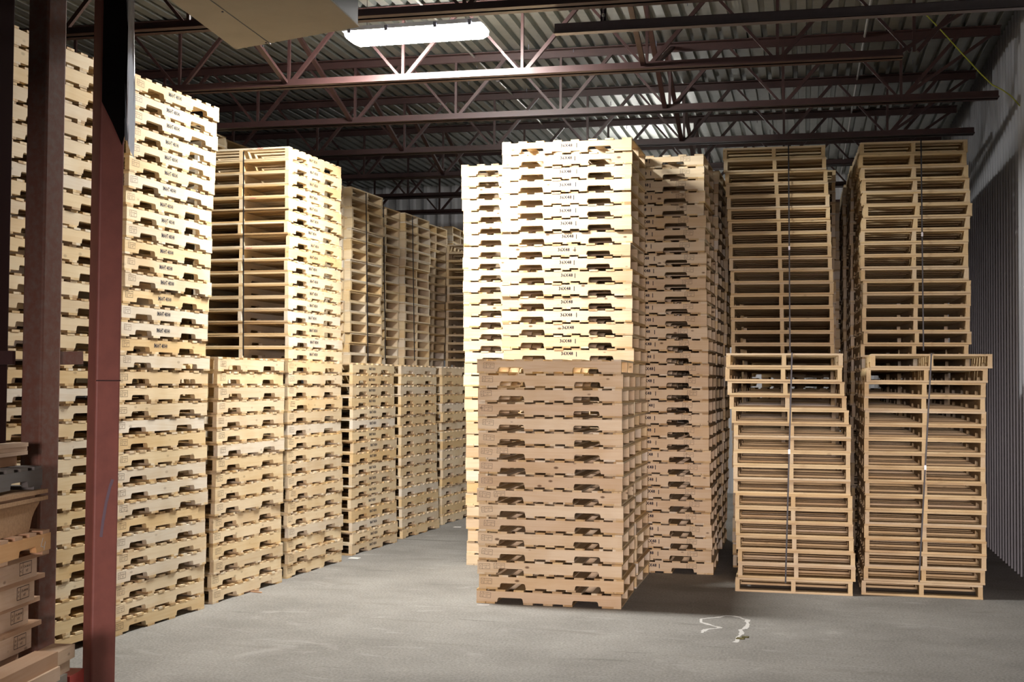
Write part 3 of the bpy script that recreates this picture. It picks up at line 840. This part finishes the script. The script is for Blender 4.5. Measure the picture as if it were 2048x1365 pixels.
# ------------------------------------------------------------------ red posts
def post(label, mid, w, n1, n2, mat, lean=(0, 0), top=5.27):
    r = thing('steel_post', label, 'post', (mid.x, mid.y, 0), 0, 'red steel posts')
    c = -(Vector(n1) + Vector(n2)) * (w / 2)
    ex = Vector((n1[0], n1[1], 0)); ey = Vector((n2[0], n2[1], 0))
    mb = MB()
    rad = w * 0.08; H_ = w / 2
    ring = []
    for sx, sy, a0 in ((1, 1, 0), (-1, 1, 90), (-1, -1, 180), (1, -1, 270)):
        for q in (0, 45, 90):
            an = math.radians(a0 + q)
            u_ = sx * (H_ - rad) + rad * math.cos(an); v_ = sy * (H_ - rad) + rad * math.sin(an)
            ring.append((u_, v_))
    flipn = ex.cross(ey).z < 0
    if flipn: ring = ring[::-1]
    n = len(ring)
    for z in (0.012, top):
        f = z / top
        for u_, v_ in ring:
            p = Vector((c[0], c[1], 0)) + ex * u_ + ey * v_
            mb.v.append((p.x + lean[0] * f, p.y + lean[1] * f, z))
    for i in range(n):
        j = (i + 1) % n; mb.f.append((i, j, n + j, n + i))
    mb.f += [tuple(reversed(range(n))), tuple(range(n, 2 * n))]
    put('shaft', mb, mat, r)
    mb = MB(); k = w * 0.53
    q = [Vector((c[0], c[1], 0)) + ex * (s * k) + ey * (t_ * k) for s, t_ in ((1, 1), (-1, 1), (-1, -1), (1, -1))]
    if flipn: q = q[::-1]
    mb.v = [(p.x, p.y, 0.0) for p in q] + [(p.x, p.y, 0.013) for p in q]
    mb.f = [(3, 2, 1, 0), (4, 5, 6, 7)] + [(i, (i + 1) % 4, 4 + (i + 1) % 4, 4 + i) for i in range(4)]
    put('base_plate', mb, mat, r)
    return r, c, ex, ey


def normals(mid, frac):
    """unit normals of the two visible faces of a square post; frac = angle of the wide face from the view line"""
    d = Vector((-mid.x, -mid.y, 0)).normalized(); r_ = Vector((-d.y, d.x, 0))
    a1 = frac; n1 = d * math.cos(a1) + r_ * math.sin(a1); n2 = d * math.sin(a1) - r_ * math.cos(a1)
    return (n1.x, n1.y), (n2.x, n2.y)


m1 = at(180.5, 1388, Z=0)
n1, n2 = normals(m1, math.radians(19.8))
W1 = 0.150
P1o, c1_, ex1, ey1 = post('clean red steel post in front of the tall stacks', m1, W1, n1, n2, M['post'])
# weld line and blue mark on the post
mb = MB()
def on_face(u_, z, off=0.0015):      # u_: 0..1 across the wide face from the visible corner
    p = Vector((c1_[0], c1_[1], 0)) + ex1 * (W1 / 2 + off) + ey1 * (W1 / 2 - u_ * W1); return Vector((p.x, p.y, z))
curve = [(0.30, 0.92), (0.38, 1.02), (0.50, 1.13), (0.64, 1.22), (0.74, 1.26)]
for (u0, z0), (u1, z1), ww in zip(curve[:-1], curve[1:], (0.015, 0.016, 0.014, 0.008)):
    mb.poly([on_face(u0 - 0.05, z0), on_face(u0 + 0.07, z0 - 0.005), on_face(u1 + 0.06, z1 - 0.005), on_face(u1 - 0.05, z1)])
put('paint_mark', mb, M['blue'], P1o)
mb = MB(); mb.poly([on_face(0.0, 1.845), on_face(1.0, 1.845), on_face(1.0, 1.852), on_face(0.0, 1.852)]); put('weld_line', mb, M['truss'], P1o)
# loose plastic film at the post top, near-black panel over its wide face
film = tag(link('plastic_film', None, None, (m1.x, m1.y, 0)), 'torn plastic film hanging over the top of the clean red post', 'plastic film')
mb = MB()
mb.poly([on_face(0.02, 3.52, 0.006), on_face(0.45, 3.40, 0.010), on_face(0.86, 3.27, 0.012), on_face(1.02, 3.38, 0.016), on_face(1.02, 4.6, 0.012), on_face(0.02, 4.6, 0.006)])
put('dark_panel', mb, M['near_black'], film)
mb = MB(); rows = 14; cols = 6
for i in range(rows + 1):
    z = 3.20 + (4.62 - 3.20) * i / rows
    for j in range(cols + 1):
        u_ = 0.80 + 0.0 * j
        s = j / cols
        zz = z + (0.10 * (1 - s) if i == 0 else 0) + (0.14 * (1 - s) if i == 0 else 0)
        e = 1.03 + 0.27 * s
        off = 0.014 + 0.020 * math.sin(s * 7 + z * 2.1) * s + 0.012 * math.sin(z * 6 + j)
        e -= 0.20 * (1 - s) * max(0, (3.75 - z)) * 0 
        mb.v.append(tuple(on_face(e - 0.10 * (1 - s), zz, off)))
for i in range(rows):
    for j in range(cols):
        q = i * (cols + 1) + j; mb.f.append((q, q + 1, q + cols + 2, q + cols + 1))
put('loose_edge', mb, M['plastic'], film)

m2 = at(76, 1100, Y=6.72); m2.z = 0
n1b, n2b = normals(m2, math.radians(46))
post('speckled rusty steel post behind the lumber pile', m2, 0.158, n1b, n2b, M['rust'])
m3 = at(-18, 700, Y=6.72); m3.z = 0
n1c, n2c = normals(m3, math.radians(40))
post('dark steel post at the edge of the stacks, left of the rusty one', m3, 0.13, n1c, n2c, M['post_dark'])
# cross rail between the posts
a = at(113, 717, Y=6.90); b = at(163, 716, Y=7.10)
mb = MB(); mb.bar(a, b, 0.03, 0.082)
tag(put('cross_rail', mb, M['rust']), 'short rusty rail joining the two red posts', 'rail')
a = at(-30, 716, Y=6.66); b = at(28, 716, Y=6.66)
mb = MB(); mb.bar(a, b, 0.03, 0.082)
tag(put('cross_rail', mb, M['truss']), 'dark rail between the rusty post and its neighbour', 'rail')

# ------------------------------------------------------------------ lumber pile
dL = Vector((-0.146, 0.989, 0)).normalized(); sL = Vector((dL.y, -dL.x, 0))     # along / toward the aisle
def beam(name, label, cat, tip, length, width, height, mat, group=None, parent=None, tilt=0.0):
    """tip = far upper corner on the aisle side"""
    o = link(name, None) if False else None
    rz = math.atan2(dL.y, dL.x) - PI / 2 + tilt
    mb = MB(); mb.box(-width, 0, -length, 0, -height, 0)
    o = put(name, mb, mat, None, tip, rz)
    if label: tag(o, label, cat, group)
    return o
YL = 6.45
GT, GS = 'timbers in the lumber pile', 'spacer planks in the lumber pile'
names = ('topmost', 'second', 'third', 'lowest')
tiers = [((98, 1101), (74, 1114), 25), ((90, 1145), (69, 1161), 26), ((80, 1191), (57, 1207), 30), ((83, 1239), (63, 1253), 31)]
z_prev = None
zt = at(74, 1114, Y=YL).z
pitch_t = 0.136
for k, (sp, bm, hpx) in enumerate(tiers):
    ztop = zt - k * pitch_t
    tip = at(bm[0], bm[1], Y=YL); tip.z = ztop
    o = beam('timber', 'pale stamped timber, %s of four beside the rusty post' % names[k], 'timber', tip, 1.5, 0.30, pitch_t - 0.0285, M['timber'], GT)
    st = link('heat_stamp', STAMP_D, o, (0.0012, -0.14, -0.045)); st.rotation_euler = (0, 0, PI / 2); st.scale = (1.55, 1, 1.55)
    tip2 = at(sp[0], sp[1], Y=YL + 0.12); tip2.z = ztop + 0.0275
    beam('spacer_plank', 'thin plank lying on the %s stamped timber of the pile' % names[k], 'plank', tip2, 1.5, 0.10, 0.026, M['plank'], GS)
# orange pallet end with a notch
zo = zt + 0.0290
tip = at(95, 1060, Y=YL); tip.z = zo + 0.018
rz = math.atan2(dL.y, dL.x)
def short_pallet(label, tip, mat_x, mat_y, length, hgt, cat='pallet'):
    r = thing('pallet', label, cat, (tip.x, tip.y, tip.z), rz, 'old pallets in the lumber pile')
    mb = MB(); mb.prism([(x - length / 2, z) for x, z in stringer_prof(length, hgt)], -0.02, 0.018); put('stringer', mb, mat_x, r, (0, 0.0, 0.0))
    mb = MB(); mb.prism([(x - length / 2, z) for x, z in stringer_prof(length, hgt)], -0.02, 0.018); put('stringer', mb, mat_x, r, (0, 0.34, 0.0))
    mb = MB()
    for i in range(7):
        x = -0.06 - i * (length - 0.1) / 6.4; mb.box(x - 0.085 / 2, x + 0.085 / 2, -0.02, 0.36, hgt + 0.0005, hgt + 0.019)
    put('top_deck', mb, mat_y, r)
    mb = MB()
    for i in (0, 3, 6):
        x = -0.06 - i * (length - 0.1) / 6.4; mb.box(x - 0.085 / 2, x + 0.085 / 2, -0.02, 0.36, -0.0185, -0.0005)
    put('bottom_deck', mb, mat_y, r)
    return r
op = short_pallet('orange-brown pallet with a chalked mark on the lumber pile', tip, M['orange'], M['plank'], 1.15, 0.095)
mb = MB()
for (xa, za), (xb_, zb_) in (((-0.10, 0.075), (-0.125, 0.03)), ((-0.125, 0.03), (-0.09, 0.022)), ((-0.07, 0.05), (-0.085, 0.005))):
    mb.bar((xa, -0.0212, za), (xb_, -0.0212, zb_), 0.004, 0.0012, up=Vector((0, 1, 0)))
put('chalk_mark', mb, M['chalk'], op)
# coarse wooden cradle: two planks over a tapering block
zc = zo + 0.018 + 0.095 + 0.020
cr = thing('cradle', 'coarse brown wooden cradle flaring out over the orange pallet', 'cradle', tuple(Vector((at(85, 1040, Y=YL).x, YL, zc))), rz)
mb = MB()
mb.prism([(-1.0, 0.0), (-0.165, 0.0), (-0.150, 0.03), (-0.13, 0.075), (-0.10, 0.110), (-0.055, 0.142), (-0.03, 0.165), (-1.0, 0.165)], -0.0, 0.30); put('tapered_block', mb, M['coarse'], cr)
for i, zz in enumerate((0.166, 0.204)):
    mb = MB(); mb.box(-1.0, 0.0, -0.03, 0.33, zz, zz + 0.022); put('plank', mb, M['coarse'], cr)
mb = MB(); mb.box(-1.0, -0.10, 0.0, 0.30, 0.188, 0.204); put('filler', mb, M['plank'], cr)
# weathered grey pallet
zg = zc + 0.227
tip = at(78, 955, Y=YL); tip.z = zg + 0.0195
short_pallet('weathered dark grey pallet near the top of the lumber pile', tip, M['old_grey'], M['old_grey'], 1.15, 0.092)
zg2 = zg + 0.0195 + 0.092 + 0.0200
tip = at(34, 900, Y=YL - 0.05); tip.z = zg2 + 0.06
beam('wood_block', 'dark wood block under the topmost slats', 'block', tip, 0.8, 0.12, 0.06, M['plank'])
for i, (px, dz) in enumerate(((57, 0.0), (57, 0.0235), (57, 0.047))):
    tip = at((56, 55, 57)[i], 880, Y=YL); tip.z = zg2 + 0.0605 + 0.022 + dz
    beam('slat', ('lowest', 'middle', 'topmost')[i] + ' of three pale slats on top of the lumber pile', 'slat', tip, 0.9, 0.09, 0.022, M['timber'], 'slats on the lumber pile')
# boards at the foot of the pile
zf = zt - 3 * pitch_t - (pitch_t - 0.0285)
def fboard(label, tx, ty, Y, z, length, width, height, mat, tilt=0.0, name='board'):
    tip = at(tx, ty, Y=Y); tip.z = z
    return beam(name, label, 'board', tip, length, width, height, mat, 'boards at the foot of the pile', None, tilt)
zz = zf - 0.001
fboard('long pale board sticking out below the stamped timbers', 150, 1283, 6.60, zz, 1.4, 0.13, 0.075, M['timber'], 0.02)
fboard('pale board under the long one that sticks out', 140, 1305, 6.57, zz - 0.0755, 1.4, 0.13, 0.07, M['timber'], 0.02)
fboard('old timber on the floor under two pale boards', 135, 1330, 6.50, zz - 0.146, 1.4, 0.12, zz - 0.1465, M['plank_grey'], 0.02, 'timber')
z2 = at(116, 1304, Y=5.70).z
for k_, (lab_, px_, h_, mt_) in enumerate((('grey board low in the pile with a square end', 116, 0.072, M['plank']), ('dusty board right under the square-ended grey one', 121, 0.068, M['timber']),
                                          ('dusty board second under the square-ended grey one', 114, 0.075, M['plank_grey']), ('board on the floor under the square-ended grey one', 118, 0, M['timber']))):
    h_ = h_ or z2 - 0.0005
    tip = at(px_, 1304, Y=5.70); tip.z = z2
    o = beam('board', lab_, 'board', tip, 1.2, 0.12, h_, mt_, 'boards at the foot of the pile')
    z2 -= h_ + 0.0005
zq = zf - 0.001
for k_, lab_ in enumerate(('thick board directly beneath the four stamped timbers', 'thick board second beneath the four stamped timbers', 'thick board on the floor beneath the four stamped timbers')):
    hq = 0.105 if k_ < 2 else zq - 0.0005
    tip = at(63, 1253, Y=YL) - sL * (0.075 + 0.004 * k_); tip.z = zq
    beam('board', lab_, 'board', tip, 1.45, 0.24, hq, (M['plank'], M['timber'], M['plank_grey'])[k_], 'boards at the foot of the pile')
    zq -= hq + 0.0005
zt_ = at(168, 1337, Y=6.75).z
fboard('short red painted board on the floor before the post', 168, 1337, 6.75, zt_, 0.22, 0.14, zt_ - 0.0005, M['red'], 0.05)

# ------------------------------------------------------------------ small things on the floor
mb = MB()
outl = [(1402, 1239), (1402, 1246), (1410, 1248), (1420, 1251), (1430, 1254), (1440, 1255.5), (1438, 1257.5), (1425, 1258.5), (1412, 1260), (1406, 1264), (1404, 1267)]
outr = [(1402, 1239), (1415, 1237.5), (1432, 1236.5), (1441, 1235), (1450, 1232.7), (1465, 1233), (1480, 1236), (1487, 1239.5), (1496, 1240.5), (1494, 1245), (1496, 1249), (1494, 1254), (1489, 1259), (1480, 1260.5), (1484, 1266), (1482, 1270), (1476, 1275), (1474, 1284), (1469, 1286)]
for line in (outl, outr):
    pts = [at(x, y, Z=0.0) for x, y in line]
    for i, (p, q) in enumerate(zip(pts[:-1], pts[1:])):
        d = (q - p).normalized(); s = Vector((-d.y, d.x, 0)) * (0.010 + 0.010 * ((i * 7) % 3) / 2)
        k = [p - s, q - s, q + s, p + s]
        if (k[1] - k[0]).cross(k[2] - k[1]).z < 0: k = k[::-1]
        mb.poly([(v.x, v.y, 0.0015) for v in k])
tag(put('chalk_outline', mb, M['chalk']), 'wavy white outline left on the concrete before the strapped stack', 'stain')
def scrap(name, label, cat, px, py, pts, mat, h=0.006, group=None):
    c = at(px, py, Z=0); mb = MB(); n = len(pts)
    mb.v = [(c.x + x, c.y + y, 0.0008) for x, y in pts] + [(c.x + x * 0.97, c.y + y * 0.97, h) for x, y in pts]
    mb.f = [tuple(reversed(range(n))), tuple(range(n, 2 * n))] + [(i, (i + 1) % n, n + (i + 1) % n, n + i) for i in range(n)]
    tag(put(name, mb, mat), label, cat, group)
scrap('paper_scrap', 'white paper scrap by the first low aisle stack', 'paper', 709, 1117, [(-0.06, -0.04), (0.05, -0.045), (0.06, 0.03), (-0.05, 0.04)], M['paper'], 0.003)
scrap('paper_scrap', 'white paper scrap far down the aisle', 'paper', 915, 1055, [(-0.05, -0.04), (0.05, -0.03), (0.04, 0.05), (-0.04, 0.03)], M['paper'], 0.003)
scrap('leaf_scrap', 'brown leafy scrap beside the white outline', 'scrap', 1480, 1279, [(-0.03, -0.02), (0.03, -0.015), (0.035, 0.02), (-0.02, 0.03)], M['leafy'], 0.008)
scrap('leaf_scrap', 'small green scrap just behind the brown one', 'scrap', 1490, 1276, [(-0.025, -0.01), (0.02, -0.015), (0.03, 0.015), (-0.02, 0.02)], M['leafy'], 0.008)
for i, (px, py, an, ln) in enumerate(((500, 1183, 0.3, 0.16), (512, 1186, -0.2, 0.12), (488, 1186, 0.9, 0.10))):
    dx_, dy_ = math.cos(an) * ln / 2, math.sin(an) * ln / 2; nx_, ny_ = -math.sin(an) * 0.008, math.cos(an) * 0.008
    scrap('wood_splinter', ('longest', 'middle', 'shortest')[i] + ' splinter on the floor by the low aisle stack', 'splinter', px, py, [(-dx_ - nx_, -dy_ - ny_), (dx_ - nx_, dy_ - ny_), (dx_ + nx_, dy_ + ny_), (-dx_ + nx_, -dy_ + ny_)], M['plank'], 0.01, 'splinters on the floor')
scrap('wood_splinter', 'white splinter at the foot of the short front stack', 'splinter', 966, 1212, [(-0.05, -0.02), (0.05, 0.015), (0.05, 0.025), (-0.05, -0.01)], M['paper'], 0.006)

# ------------------------------------------------------------------ light: area light outside the hall, unseen behind the camera
def area_light(name, loc, energy, color, size=(1.4, 0.25)):
    l = bpy.data.lights.new(name, 'AREA'); l.shape = 'RECTANGLE'; l.size, l.size_y = size; l.energy = energy; l.color = color
    o = bpy.data.objects.new(name, l); COL.objects.link(o); o.location = loc; return o
# daylight from the open dock door behind the camera
dd = area_light('dock_door_daylight', (0.9, -14.0, 2.75), 2900, (1.0, 0.83, 0.80), (6.0, 1.5))
dd.rotation_euler = (math.radians(90), 0, math.radians(4))
w = bpy.data.worlds.new('world'); SC.world = w; w.use_nodes = True
w.node_tree.nodes['Background'].inputs[0].default_value = (0.9, 0.9, 1.0, 1); w.node_tree.nodes['Background'].inputs[1].default_value = 0.006

# ------------------------------------------------------------------ view
vs = SC.view_settings; vs.view_transform = 'Standard'; vs.look = 'None'; vs.exposure = 0.9; vs.gamma = 1.0; vs.use_curve_mapping = False
SC.cycles.max_bounces = 5; SC.cycles.diffuse_bounces = 4; SC.cycles.adaptive_threshold = 0.04; SC.cycles.glossy_bounces = 2; SC.cycles.sample_clamp_indirect = 16.0
SC.cycles.use_denoising = True
